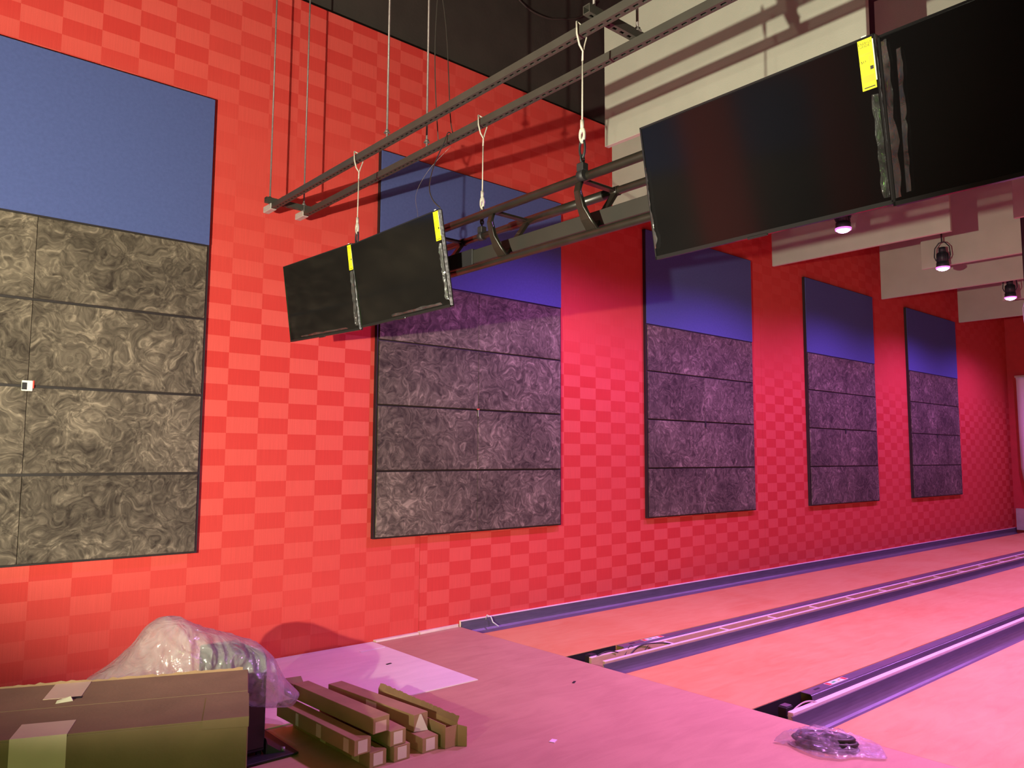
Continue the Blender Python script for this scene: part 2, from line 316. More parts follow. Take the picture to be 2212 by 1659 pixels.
def gutter_profile(y0, y1, lip=0.045):
    """shell profile from the lane-side lip at y0 to the far top edge at y1 (y1 may be either side)"""
    sgn = 1 if y1 > y0 else -1; W = abs(y1-y0); t = 0.006
    top = [(0.0, -0.006), (lip, -0.006), (lip+0.004, -0.012), (lip+0.01, -0.014)]
    c = (lip+0.012 + W-0.012)/2; R = (W-0.012-lip-0.012)/2
    for k in range(0, 13):
        a = PI + PI*k/12; top.append((c + R*math.cos(a), -0.02 + 0.075*math.sin(a)))
    top.append((W-0.010, 0.018)); top.append((W-0.002, 0.018))
    bot = [(u, v-t) for u, v in reversed(top)]
    bot[0] = (W-0.002, 0.010)
    return [(y0+sgn*u, z) for u, z in top+bot]
def gutter(y0, y1, x0, label, sticker=None):
    lip = 0.075 if sticker else 0.03
    t = thing('lane_gutter', label, 'gutter', group='bowling lane gutters')
    MB().extrude(gutter_profile(y0, y1, lip), x0, XE-0.13).build('trough', 'gutter', t)
    if sticker:
        sg = 1 if y1 > y0 else -1
        ya, yb = y0+sg*0.012, y0+sg*0.064; xm, xl, z = x0+0.30, 0.27, -0.0055
        st = B((xm, ya, z), (xm+xl, yb, z+0.0015)).build('sticker', 'white', t, label='white sticker with red ends')
        ym = (ya+yb)/2
        B((xm+0.004, ya+sg*0.004, z+0.0015), (xm+0.045, yb-sg*0.004, z+0.002)).build('red_patch', 'red', st)
        B((xm+xl-0.045, ya+sg*0.004, z+0.0015), (xm+xl-0.004, yb-sg*0.004, z+0.002)).build('red_patch', 'red', st)
        B((xm+0.075, ym-0.010, z+0.0015), (xm+0.125, ym+0.010, z+0.002), 0.0).build('green_patch', 'green', st)
        B((xm+0.165, ym-0.008, z+0.0015), (xm+0.195, ym+0.008, z+0.002), 0.0).build('orange_patch', 'orange', st)
        B((x0+0.12, ym-0.010, z), (x0+0.19, ym+0.006, z+0.001)).build('slot', 'slot', t)
    return t
# gutter along the wall with its capping strip
g = gutter(-0.365, -0.034, -0.0+0.002, 'long grey gutter running along the foot of the red wall')
B((-0.0, -0.03, -0.02), (XE-0.01, -0.002, 0.055), 0.002).build('capping_strip', 'cap', g)
B((0.0, -0.034, -0.09), (XE-0.02, -0.030, 0.048)).build('backing_strip', 'gutter', g)
clip = MB().tube([(0.30, -0.03, 0.03), (0.30, -0.05, 0.075), (0.33, -0.07, 0.06), (0.34, -0.09, 0.01), (0.38, -0.13, -0.03)], 0.006, 6).build('cable_clip', 'white')
tag(clip, 'small white clip hooked over the start of the gutter by the wall', 'clip')
gutter(-1.42, -1.655, 0.62, 'grey gutter with a coloured sticker beside the open timber frame', True)
gutter(-2.06, -1.828, 0.002, 'grey gutter on the near side of the open timber frame')
gutter(-3.115, -3.350, 0.60, 'grey gutter with a coloured sticker in the nearer division', True)
gutter(-3.62, -3.386, 0.002, 'grey gutter on the near side of the single white divider rail')
# open timber frame in the first division
t = thing('timber_divider', 'open ladder-like pale timber frame between the two middle gutters', 'timber frame')
for ya in (-1.682, -1.826):
    rl = B((0.03, ya, -0.16), (XE-0.13, ya+0.026, 0.030), 0.002).build('side_rail', 'wood', t)
    B((0.03, ya, 0.030), (XE-0.13, ya+0.026, 0.036), 0.001).build('top_bright_strip', 'cap', rl, label='white top edge')  # white strip over a tan body paints the top brighter than inner faces
x = 0.93; k = 0
while x < XE-0.2:
    cp = B((x, -1.804, -0.10), (x+0.030, -1.680, 0.020), 0.002).build('cross_piece', 'wood', t); B((x, -1.804, 0.020), (x+0.030, -1.680, 0.024), 0.001).build('top_bright_strip', 'cap', cp); x += 0.82
B((0.03, -1.804, -0.15), (0.05, -1.68, -0.02)).build('end_board', 'ply', t)
B((0.03, -1.804, -0.17), (XE-0.13, -1.680, -0.15)).build('bottom_board', 'ply', t)
# single rail in the second division
tag(B((0.03, -3.386, -0.16), (XE-0.13, -3.348, 0.036), 0.003).build('divider_rail', 'cap'), 'long straight white divider rail between the nearer pair of gutters', 'rail')
# support bars visible where the first stretch of gutter is missing
for y, lb in ((-1.50, 'dark support bar in the open end of the farther trough'), (-3.20, 'dark support bar in the open end of the nearer trough')):
    t = thing('support_bar', lb, 'bar')
    MB().extrude([(y-0.05, -0.10), (y+0.05, -0.10), (y+0.05, -0.085), (y+0.02, -0.085), (y+0.02, -0.065), (y-0.02, -0.065), (y-0.02, -0.085), (y-0.05, -0.085)], 0.25, 0.59).build('bar', 'blk', t)
    yo = y+0.079 if y > -2 else y+0.085
    for a, b in (((0.001, yo-0.002, -0.295), (0.60, yo-0.006, -0.004)), ((0.001, yo-0.22, -0.295), (0.60, yo-0.21, -0.10)), ((0.001, yo-0.22, -0.298), (0.60, yo-0.002, -0.29))): B(a, b).build('trough_shade_liner', 'blk', t)  # black sheets added so the open trough looks unlit
    for xx in (0.3, 0.5): B((xx, y-0.03, -0.298), (xx+0.04, y+0.03, -0.10)).build('foot', 'blk', t)
# foul sensor units and their wiring
def sensor(x, y, lb, top):
    t = thing('foul_sensor', lb, 'sensor', (x, y, 0))
    B((-0.03, -0.03, -0.08), (0.05, 0.03, 0.03), 0.004).build('body', 'blk', t)
    B((-0.02, -0.025, 0.03), (0.045, 0.025, 0.036), 0.002).build('cover', top, t)
    MB().tube(smooth([(-0.02, -0.03, -0.02), (-0.03, -0.055, 0.0), (0.0, -0.075, 0.035), (0.08, -0.085, 0.055), (0.16, -0.09, 0.05), (0.22, -0.10, 0.034)]), 0.005, 6).build('cable', 'pale' if top == 'gutter' else 'wire', t)
    B((-0.06, -0.02, -0.30), (-0.04, 0.02, -0.04)).build('bracket', 'blk', t)
sensor(0.13, -3.27, 'black sensor box with a looped cable at the end of the white divider rail', 'gutter')
sensor(0.10, -1.60, 'small dark sensor box at the corner of the open timber frame', 'blk')
t = thing('wiring_loom', 'thin black wires arching over the first bay of the timber frame', 'wires', (0, 0, 0))
MB().tube(smooth([(0.42, -1.70, -0.12), (0.48, -1.69, -0.02), (0.60, -1.69, 0.04), (0.78, -1.73, 0.045), (0.92, -1.78, 0.02), (0.98, -1.80, -0.05)]), 0.006, 6).build('wire', 'wire', t)
MB().tube(smooth([(0.35, -1.72, -0.13), (0.40, -1.69, -0.03), (0.50, -1.67, 0.05), (0.56, -1.66, 0.035)]), 0.004, 6).build('wire', 'wire', t)
MB().tube(smooth([(0.55, -1.76, -0.12), (0.58, -1.74, -0.04), (0.64, -1.72, 0.01), (0.70, -1.70, 0.03)]), 0.004, 6).build('wire', 'wire', t)
MB().tube([(0.28, -1.75, -0.145), (0.34, -1.76, -0.12), (0.42, -1.755, -0.12), (0.47, -1.74, -0.145)], 0.02, 8, radii=[0.006, 0.024, 0.022, 0.006]).build('connector', 'white', t)

# far end: white sheeting hung in front of the machines
t = thing('hanging_sheet', 'white plastic sheeting hanging at the far end of the lanes', 'sheeting')
mb = MB(); n = 60
A = []; 
for j, z in enumerate((0.5, 1.4, 2.4, 3.35, 3.43)):
    A.append([mb.bm.verts.new((XE-0.12-0.04*math.sin(k*0.9+j*0.5)-(0.03 if j == 4 else 0), -0.22-0.12*(z < 0.6)*(k == 0)-k*0.12, z)) for k in range(n)])
for a, b in zip(A, A[1:]):
    for k in range(n-1): f = mb.bm.faces.new((a[k], a[k+1], b[k+1], b[k])); f.smooth = True
o = mb.build('cloth', 'sheet', t); so = o.modifiers.new('s', 'SOLIDIFY'); so.thickness = 0.004
MB().tube([(XE-0.10, -0.18, 3.45), (XE-0.10, -7.4, 3.45)], 0.03, 8).build('top_pole', 'cap', t)
tag(B((XE-0.10, -7.4, 0.005), (XE-0.005, -0.06, 0.48)).build('kickboard', 'beige'), 'low beige board below the white sheeting at the lane end', 'board')

# hardboard sheet, foam strips, scraps
tag(B((-3.39, -1.492, 0.0005), (-0.95, -0.03, 0.006)).build('hardboard_sheet', 'board'), 'pale hardboard sheet lying on the approach against the red wall', 'board')
tag(MB().hexa([(-0.93, -0.055, 0.001), (-0.48, -0.045, 0.001), (-0.48, -0.005, 0.001), (-0.93, -0.005, 0.001), (-0.93, -0.045, 0.014), (-0.48, -0.04, 0.018), (-0.48, -0.005, 0.018), (-0.93, -0.005, 0.014)]).build('filler_strip', 'foam'), 'pale filler strip at the wall foot nearer the hardboard sheet', 'strip')
tag(MB().hexa([(-0.47, -0.05, 0.001), (-0.02, -0.02, 0.001), (-0.02, -0.004, 0.001), (-0.47, -0.004, 0.001), (-0.47, -0.045, 0.022), (-0.02, -0.02, 0.028), (-0.02, -0.004, 0.028), (-0.47, -0.004, 0.022)]).build('filler_strip', 'foam'), 'pale filler strip at the wall foot ending at the lane gutter', 'strip')
def scrap(name, x, y, L_, W_, a, m, lb, z=0.0005, h=0.003):
    c, s = math.cos(a), math.sin(a); P4 = [(-L_/2, -W_/2), (L_/2, -W_/2*0.8), (L_/2*0.9, W_/2), (-L_/2, W_/2*0.9)]
    q = [(x+u*c-v*s, y+u*s+v*c) for u, v in P4]
    tag(MB().hexa([(u, v, z) for u, v in q]+[(u, v, z+h) for u, v in q]).build(name, m), lb, 'scrap')
scrap('paper_scrap', -1.364, -2.703, 0.05, 0.035, 0.4, 'scrap', 'tiny pale paper scrap alone on the approach floor')
scrap('wood_chip', -0.458, -1.973, 0.05, 0.018, 0.5, 'slot', 'tiny dark chip on the approach near the timber frame')
scrap('wood_chip', -1.224, -0.733, 0.05, 0.018, 0.2, 'slot', 'tiny dark chip in the middle of the hardboard sheet', 0.0065)
scrap('tape_strip', -1.09, -0.262, 0.24, 0.022, 0.05, 'scrap', 'narrow white strip stuck on the far corner of the hardboard sheet', 0.0065, 0.002)

# ---------------------------------------------------------------- acoustic wall panels
ZR = [4.374, 3.201, 2.630, 2.049, 1.466, 0.878]
PAN = [(-12.25, -9.96, 'left of the one behind the work light'), (-8.51, -6.22, None), (-4.76, -2.4734, None), (-0.9753, 1.3056, None), (2.738, 5.0474, None), (6.5437, 8.8302, None), (10.2099, 12.5468, None)]
PL = ['blue and swirled grey acoustic panel farthest left, out of the photograph', 'blue and swirled grey acoustic panel just out of frame on the left',
      'largest blue and grey acoustic panel, cut off by the left edge of the photo', 'blue and grey acoustic panel partly hidden by the left pair of screens',
      'blue and grey acoustic panel below the large right-hand screens', 'blue and grey acoustic panel second from the far end of the wall', 'smallest blue and grey acoustic panel, nearest the far end of the wall']
for i, (a, b, _) in enumerate(PAN):
    t = thing('acoustic_panel', PL[i], 'wall panel', ((a+b)/2, 0, 0), group='acoustic panels along the left wall')
    hw = (b-a)/2; T = 0.05
    B((-hw, -T+0.010, ZR[5]), (hw, 0, ZR[0])).build('backing_frame', 'frame', t)
    B((-hw+0.004, -T-0.002, ZR[1]+0.006), (hw-0.004, -T+0.010, ZR[0]-0.006), 0.003).build('blue_panel', 'blue', t)
    for r in range(4):
        zt, zb = ZR[r+1]-0.009, ZR[r+2]+(0.009 if r < 3 else 0.014)
        for s0, s1 in ((-hw+0.02, -0.0015), (0.0015, hw-0.02)):
            cxx = (s0+s1)/2; czz = (zt+zb)/2
            o = B((s0-cxx, -0.012, zb-czz), (s1-cxx, 0.0, zt-czz), 0.002).build('fibre_panel', 'swirl', t)
            o.location = (cxx, -T+0.010 - random.uniform(0, 0.002), czz)
            o.rotation_euler = (0, 0, 0)
            # shift the mesh coordinates so each piece shows its own flakes
            off = Vector((random.uniform(-30, 30), random.uniform(-2, 2), random.uniform(-30, 30)))
            for v in o.data.vertices: v.co += off
            o.location -= off
    # latch in the middle of the third joint
    if i == 2:
        l = B((-0.035, -T-0.014, 2.015), (0.028, -T, 2.085), 0.003).build('latch', 'white', t, label='white latch with a dark catch and a red edge')
        B((-0.034, -T-0.018, 2.024), (-0.006, -T-0.014, 2.070), 0.001).build('catch', 'blk', l)
        B((0.028, -T-0.012, 2.035), (0.036, -T, 2.086), 0.001).build('red_edge', 'red', l)
    elif i == 3:
        l = B((-0.006, -T-0.014, 1.985), (0.010, -T, 2.055), 0.002).build('latch', 'galv', t, label='small metal latch')
        B((-0.014, -T-0.012, 2.050), (0.012, -T, 2.062), 0.001).build('catch', 'red', l)
    else:
        B((-0.012, -T-0.012, 1.985), (0.014, -T, 2.065), 0.002).build('latch', 'blk', t)

# ---------------------------------------------------------------- ceiling baffles
BLAB = {('A', 0, 0): 'pale felt baffle behind the hanging truss, nearest the red wall', ('A', 1, 0): 'pale felt baffle below the large screens behind the nearest lit lamp',
 ('A', 2, 0): 'pale felt baffle with its end above the second acoustic panel from the far end', ('A', 3, 0): 'pale felt baffle lowest in the photo, near the far corner',
 ('B', 0, 0): 'largest bright felt baffle striped by the shadows of the strut rails', ('B', 1, 0): 'pale felt baffle hidden mostly behind the large right-hand screens',
 ('B', 2, 0): 'pale felt baffle just behind the middle lit lamp', ('B', 3, 0): 'pale felt baffle behind the farthest lit lamp',
 ('A', 1, 1): 'pale felt baffle whose corner hangs above the black drop pole'}
def baffle(row, i, j, X, y0, zb):
    lb = BLAB.get((row, i, j), 'pale felt baffle in the outer %s row, %s from the camera' % ('aligned' if row == 'A' else 'staggered', ('first', 'second', 'third', 'fourth')[i]))
    t = thing('ceiling_baffle', lb, 'baffle', (X, y0, zb), group='felt baffles hung over the lanes')
    B((0, -2.32, 0), (0.05, 0, 1.19), 0.003).build('panel', 'baffle', t)
    for yy in (-0.45, -1.85):
        MB().tube([(0.025, yy, 1.19), (0.025, yy, 8.0-zb)], 0.003, 5).build('hanging_wire', 'wire', t)
    B((-0.004, -0.46, 0.02), (-0.001, -0.457, 1.18)).build('edge_seam', 'cardin', t) if False else None
for i, X in enumerate((1.88, 5.22, 8.65, 12.08)):
    baffle('A', i, 0, X, -0.28, 4.275); baffle('A', i, 1, X, -3.25, 4.275)
for i, X in enumerate((0.42, 3.72, 7.2, 10.6)):
    baffle('B', i, 0, X, -1.50, 4.33); baffle('B', i, 1, X, -4.47, 4.33)

# ---------------------------------------------------------------- lamps over the lanes
def stage_lamp():
    t = thing('stage_lamp', '', 'lamp')
    mb = MB()
    for z0, z1, ra, rb in ((0.0, 0.06, 0.062, 0.060), (0.06, 0.065, 0.060, 0.052), (0.065, 0.16, 0.052, 0.050), (0.16, 0.17, 0.05, 0.036), (0.17, 0.22, 0.036, 0.034)):
        mb.tube([(0, 0, z0), (0, 0, z1)], ra, 16, radii=[ra, rb])
    mb.build('housing', 'housing', t)
    mb = MB()
    for k in range(12):
        a = 2*PI*k/12; mb.tube([(0.055*math.cos(a), 0.055*math.sin(a), 0.07), (0.053*math.cos(a), 0.053*math.sin(a), 0.155)], 0.004, 4)
    mb.build('cooling_fins', 'housing', t)
    MB().tube([(0, 0.062, 0.09), (0, 0.078, 0.13), (0, 0.07, 0.22), (0, 0.03, 0.27), (0, 0, 0.28), (0, -0.03, 0.27), (0, -0.07, 0.22), (0, -0.078, 0.13), (0, -0.062, 0.09)], 0.006, 6).build('yoke', 'housing', t)
    MB().tube([(0, 0, 0.28), (0.006, 0.004, 0.40), (-0.006, 0, 0.52), (0.0, 0.004, 0.8), (0, 0, 2.76)], 0.008, 6).build('cord', 'blk', t)
    MB().tube([(0, 0, 0.004), (0, 0, -0.006), (0, 0, -0.018), (0, 0, -0.026)], 0.055, 20, radii=[0.057, 0.055, 0.040, 0.015]).build('lens', 'lens', t)
    MB().tube([(0, 0, 0.012), (0, 0, -0.004)], 0.07, 20, radii=[0.066, 0.064]).build('lens_halo', 'halo', t)  # glowing ring added to imitate the halo of glare round the lens
    return t
L0 = stage_lamp()
LL = ['lit magenta lamp hidden behind the corner of the large screen', 'lit magenta lamp directly below the first large screen, nearest of the visible ones', 'lit magenta lamp hanging on a black cord, middle of the three', 'lit magenta lamp at the right edge, highest above the far lane', 'lit magenta lamp farthest down the lanes, beyond the right edge']
for i, p in enumerate(LAMPS):
    o = L0 if i == 0 else copy_tree(L0)
    o.location = p; o.scale = (1.35,)*3; o['label'] = LL[i]; o['group'] = 'magenta lamps over the first lane'
# black drop pole and pale cable near the right edge
t = thing('drop_pole', 'black pole hanging down at the right edge beside the farthest lit lamp', 'pole', (5.5, -3.26, 3.25))
MB().tube([(0, 0, 0), (0, 0, 4.75)], 0.022, 10).build('pole', 'blk', t)
MB().tube([(0, 0, -0.03), (0, 0, 0.0)], 0.03, 10).build('end_stop', 'blk', t)
MB().tube([(0.02, 0, 0.2), (0.02, 0.05, 0.05), (0.02, 0.045, -0.12), (0.02, -0.02, -0.17), (0.02, -0.09, -0.15)], 0.004, 6).build('cable', 'pale', t)

# ---------------------------------------------------------------- strut rails, rods, cross bars
ZRL = 3.50
def strut(X, y0, y1, label, z=ZRL):
    t = thing('strut_rail', label, 'rail', (X, y0, z), group='slotted strut rails under the ceiling')
    w, h, th = 0.041, 0.041, 0.004; L_ = y0-y1
    mb = MB()
    mb.box((-w/2, -L_, 0), (-w/2+th, 0, h)); mb.box((w/2-th, -L_, 0), (w/2, 0, h)); mb.box((-w/2+th, -L_, h-th), (w/2-th, 0, h))
    mb.box((-w/2+th, -L_, 0), (-0.0075, 0, th)); mb.box((0.0075, -L_, 0), (w/2-th, 0, th))
    k = 0.0
    while k < L_-0.03:
        mb.box((-0.0075, -k-0.022, 0), (0.0075, -k, th)); k += 0.05
    mb.build('channel', 'strut', t)
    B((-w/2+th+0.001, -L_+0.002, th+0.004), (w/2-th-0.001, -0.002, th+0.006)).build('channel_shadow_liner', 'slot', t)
    c = MB().box((-w/2-0.004, -0.115, -0.004), (w/2+0.004, 0.03, h+0.004), 0.004).build('end_cap', 'endcap', t, label='pale plastic end cap')
    return t
strut(-2.105, -0.24, -10.0, 'slotted strut rail nearer the camera, holding two of the white ropes')
strut(-1.838, -0.24, -10.0, 'slotted strut rail farther from the camera, parallel to the other')
def cross(y, label, x0=-2.17, x1=-1.80):
    t = thing('strut_crossbar', label, 'rail', (x0, y, ZRL+0.041))
    L_ = x1-x0; mb = MB()
    mb.box((0, -0.02, 0), (L_, -0.016, 0.041)); mb.box((0, 0.016, 0), (L_, 0.02, 0.041)); mb.box((0, -0.016, 0.037), (L_, 0.016, 0.041))
    mb.box((0, -0.016, 0), (L_, -0.007, 0.004)); mb.box((0, 0.007, 0), (L_, 0.016, 0.004))
    k = 0.0
    while k < L_-0.02: mb.box((k, -0.007, 0), (k+0.022, 0.007, 0.004)); k += 0.05
    mb.build('channel', 'strut', t)
    return t
cross(-0.345, 'short strut crossbar joining the two rails near the red wall')
cross(-3.75, 'short strut crossbar joining the rails in front of the striped baffle')
cross(-7.2, 'short strut crossbar joining the rails beyond the right of the photo')
def rod(x, y, label, zb=ZRL+0.03):
    t = thing('threaded_rod', label, 'rod', (x, y, zb), group='rods holding the strut rails')
    MB().tube([(0, 0, 0), (0, 0, 8.0-zb)], 0.0065, 8).build('rod', 'galv', t)
    MB().tube([(0, 0, 0.052), (0, 0, 0.066)], 0.014, 6).build('nut', 'galv', t)
    MB().tube([(0, 0, 0.0485), (0, 0, 0.052)], 0.02, 12).build('washer', 'galv', t)
rod(-2.125, -0.325, 'thin hanging rod farthest left, down to the nearer rail end')
rod(-1.86, -0.36, 'thin hanging rod second from left, down to the farther rail end')
rod(-2.105, -2.0, 'thin pale rod in the middle, down to the nearer strut rail')
rod(-1.838, -2.04, 'thin pale rod in the middle with loose wires, down to the farther strut rail')
rod(-2.105, -3.735, 'rod meeting the nearer rail at the crossbar before the baffle')
rod(-1.838, -3.76, 'rod meeting the farther rail at the crossbar before the baffle')
rod(-2.105, -7.2, 'rod on the nearer rail beyond the right of the photo')
rod(-1.838, -7.2, 'rod on the farther rail beyond the right of the photo')
# loose wires beside the middle rod
def wobble(x, y, z0, z1, amp, seed, n=24):
    return [(x+amp*math.sin(seed+3.1*k/n*4)*(0.4+0.6*k/n), y+amp*math.cos(seed*1.7+2.3*k/n*5), z0+(z1-z0)*k/n) for k in range(n+1)]
tag(MB().tube(wobble(-1.80, -2.11, 8.0, 3.56, 0.03, 1.0, 40), 0.0035, 5).build('loose_wire', 'wire'), 'thin wavy black wire running down beside the middle rod', 'wire')
tag(MB().tube(smooth([(-1.81, -2.10, 8.0), (-1.82, -2.16, 5.6), (-1.86, -2.14, 4.9), (-1.80, -2.18, 4.3), (-1.81, -2.25, 3.7), (-1.812, -2.28, 3.57), (-1.86, -2.30, 3.555), (-1.90, -2.31, 3.47), (-2.00, -2.36, 3.30), (-2.10, -2.46, 3.12), (-2.16, -2.58, 3.0), (-2.18, -2.68, 2.925)]), 0.0035, 6).build('data_cable', 'wire'), 'thin dark cable looping from the farther rail to the corner of the left screens', 'cable')
tag(MB().tube(smooth([(-1.86, -2.33, 3.46), (-1.93, -2.20, 3.33), (-1.99, -2.16, 3.18), (-2.03, -2.24, 3.03), (-2.08, -2.33, 2.92)]), 0.0012, 5).build('loose_wire', 'galv'), 'hair-thin pale wire curving down left of the dark looping cable', 'wire')
tag(MB().tube(smooth([(1.95, 0.02, 7.0), (1.7, 0.03, 6.72), (1.35, 0.04, 6.56), (1.1, 0.05, 6.5), (0.8, 0.07, 6.56), (0.3, 0.08, 6.9), (0.1, 0.08, 7.3)]), 0.012, 6).build('slack_cable', 'strut'), 'slack dark cable drooping on the black wall above the red fabric', 'cable')

# ---------------------------------------------------------------- monitor truss
Y0, Y1 = -0.95, -6.6
t = thing('monitor_truss', 'hanging triangular truss of dark brown tubes carrying the screens', 'truss')
zt_, zb_ = 2.85, 2.60
MB().tube([(-2.085, Y0, zt_), (-2.085, Y1, zt_)], 0.021, 14).build('front_tube', 'truss', t)
MB().tube([(-1.838, Y0, zt_), (-1.838, Y1, zt_)], 0.019, 14).build('back_tube', 'truss', t)
MB().tube([(-2.04, Y0, zb_), (-2.04, Y1, zb_)], 0.019, 14).build('bottom_tube', 'truss', t)
for y in (-1.2, -1.82, -2.43, -3.0, -3.62, -4.25, -4.85, -5.5, -6.1):
    # curved strap from the front tube down to the bottom tube
    b = thing('bracket', '', 'x'); 
    for k in ('label', 'category'): del b[k]
    b.parent = t; b.location = (0, y, 0)
    P0 = [Vector((-2.085, 0, zt_-0.012)), Vector((-2.10, -0.005, zt_-0.06)), Vector((-2.092, -0.015, zt_-0.12)), Vector((-2.07, -0.03, zt_-0.19)), Vector((-2.04, -0.04, zb_+0.018))]
    mb = MB()
    for q in range(len(P0)-1):
        wa, wb = (0.018, 0.020, 0.024, 0.030, 0.036)[q], (0.018, 0.020, 0.024, 0.030, 0.036)[q+1]
        a, c = P0[q], P0[q+1]
        mb.hexa([(a.x-0.004, a.y+wa, a.z), (a.x+0.006, a.y+wa, a.z), (a.x+0.006, a.y-wa, a.z), (a.x-0.004, a.y-wa, a.z), (c.x-0.004, c.y+wb, c.z), (c.x+0.006, c.y+wb, c.z), (c.x+0.006, c.y-wb, c.z), (c.x-0.004, c.y-wb, c.z)])
    mb.build('front_strap', 'truss', b)
    MB().tube([(-2.098+0.01, -0.022, zt_-0.02), (-2.112, -0.028, zt_-0.07), (-2.10, -0.04, zt_-0.14), (-2.07, -0.06, zt_-0.2), (-2.045, -0.075, zb_+0.01)], 0.007, 6).build('strap_rib', 'truss', b)
    mb = MB().hexa([(-1.855, 0.018, zt_-0.012), (-1.84, 0.018, zt_-0.02), (-1.84, -0.018, zt_-0.02), (-1.855, -0.018, zt_-0.012), (-2.03, 0.0, zb_+0.018), (-2.015, 0.0, zb_+0.012), (-2.015, -0.036, zb_+0.012), (-2.03, -0.036, zb_+0.018)])
    mb.build('rear_strap', 'truss', b)
    B((-2.075, -0.016, zt_-0.008), (-1.85, 0.016, zt_+0.006), 0.002).build('cross_strap', 'truss', b)
    MB().tube([(-1.838, -0.02, zt_), (-1.838, 0.02, zt_)], 0.023, 12).build('clamp_band', 'truss', b)
# raceway plate and its dark connector block
B((-1.985, -6.6, 2.648), (-1.965, -2.70, 2.722), 0.002).build('raceway', 'plate', t)
B((-1.992, -2.72, 2.640), (-1.955, -2.30, 2.730), 0.003).build('connector_block', 'blk', t)
MB().tube([(-1.838, -2.86, zt_), (-1.838, -3.6, zt_)], 0.0235, 14).build('sleeve', 'truss', t)

# ---------------------------------------------------------------- white ropes
def rope(x, y, zr, zt, label, near, ztube):
    t = thing('wire_rope', label, 'rope', (x, y, 0), group='white ropes holding the truss')
    s = -1 if near else -1
    MB().tube([(-0.034, 0.0, zr+0.055), (-0.032, 0, zr+0.0), (-0.02, -0.004, zr-0.05), (0, -0.006, zr-0.075), (0.0, -0.003, zr-0.12)], 0.005, 6).build('top_loop', 'rope', t)
    MB().tube([(-0.034, 0.0, zr+0.055), (0.0, 0, zr+0.049), (0.03, 0, zr+0.046), (0.03, 0, zr), (0.01, -0.004, zr-0.05), (0, -0.006, zr-0.08)], 0.004, 6).build('top_loop', 'rope', t)
    MB().tube([(0, -0.004, zr-0.10), (0, 0, zt+0.05)], 0.0042, 6).build('rope', 'rope', t)
    MB().tube([(0, 0, zt+0.085), (0, 0, zt+0.045)], 0.009, 8).build('ferrule', 'rope', t)
    MB().ring((0, 0, zt+0.016), 0.014, 0.0075, 'x', 0.9, 1.9).build('thimble', 'rope', t)
    MB().ring((0, 0, zt-0.045), 0.020, 0.006, 'x', 0.8, 2.0).build('quick_link', 'blk', t)
    MB().ring((0.0, 0, zt-0.095), 0.012, 0.005, 'y', 0.9, 1.3).build('chain_link', 'blk', t)
    MB().tube([(0, 0, zt-0.10), (0, 0, ztube+0.025)], 0.006, 6).build('shackle', 'blk', t)
    B((-0.02, -0.02, ztube+0.018), (0.02, 0.02, ztube+0.055), 0.004).build('tube_clamp', 'blk', t)
    MB().tube([(0, -0.018, ztube), (0, 0.018, ztube)], 0.0245, 12).build('clamp_band', 'blk', t)
rope(-2.105, -1.66, ZRL, 3.04, 'white rope from the nearer rail to the top of the left screens', True, zt_)
rope(-1.838, -2.61, ZRL, 3.03, 'white rope from the farther rail to the rear truss tube', False, zt_)
rope(-2.105, -3.66, ZRL, 3.02, 'white rope with a large dark link, from the nearer rail to the front truss tube', True, zt_)

# ---------------------------------------------------------------- televisions
def label_plate(parent, w, h, x, ytop, detailed):
    """energy label on the screen; local frame: x to the right on the screen, z up, -y out of the screen"""
    t = B((x-w/2, -0.0035, ytop-h), (x+w/2, -0.0015, ytop)).build('energy_label', 'yellow', parent, label='bright yellow energy label')
    B((x+w/2-0.001, -0.003, ytop-h*0.86), (x+w/2+0.007, -0.0015, ytop-h*0.06)).build('backing_paper', 'white', t)
    B((x-w*0.2, -0.003, ytop), (x+w*0.15, -0.0015, ytop+0.008)).build('backing_tab', 'white', t)
    def txt(s, sz, dx, z, m='ink'):
        me = text_mesh(s, sz); me.materials.clear(); me.materials.append(MT[m])
        o = bpy.data.objects.new('lettering', me); COL.objects.link(o); o.parent = t
        o.location = (x+dx, -0.0042, z); o.rotation_euler = (PI/2, 0, 0)
    txt('ENERGY', w*0.25, 0, ytop-h*0.10); txt('GUIDE', w*0.25, -w*0.03, ytop-h*0.155); txt('$13', w*0.24, -w*0.22, ytop-h*0.45)
    B((x-w*0.4, -0.0040, ytop-h*0.34), (x+w*0.4, -0.0036, ytop-h*0.29)).build('print_band', 'pink_ink', t)
    B((x+w*0.14, -0.0040, ytop-h*0.52), (x+w*0.42, -0.0036, ytop-h*0.36)).build('print_band', 'pink_ink', t)
    B((x-w*0.42, -0.0040, ytop-h*0.86), (x+w*0.42, -0.0036, ytop-h*0.72)).build('print_band', 'pink_ink', t)
    B((x+w*0.20, -0.0042, ytop-h*0.63), (x+w*0.43, -0.0036, ytop-h*0.56)).build('print_mark', 'ink', t)
    B((x-w*0.36, -0.0042, ytop-h*0.965), (x+w*0.40, -0.0036, ytop-h*0.945)).build('print_mark', 'ink', t)
def strip_mesh(pts, wid, seed, amp):
    mb = MB(); rows = []
    for i, (p, q) in enumerate(pts):
        pass
    return mb
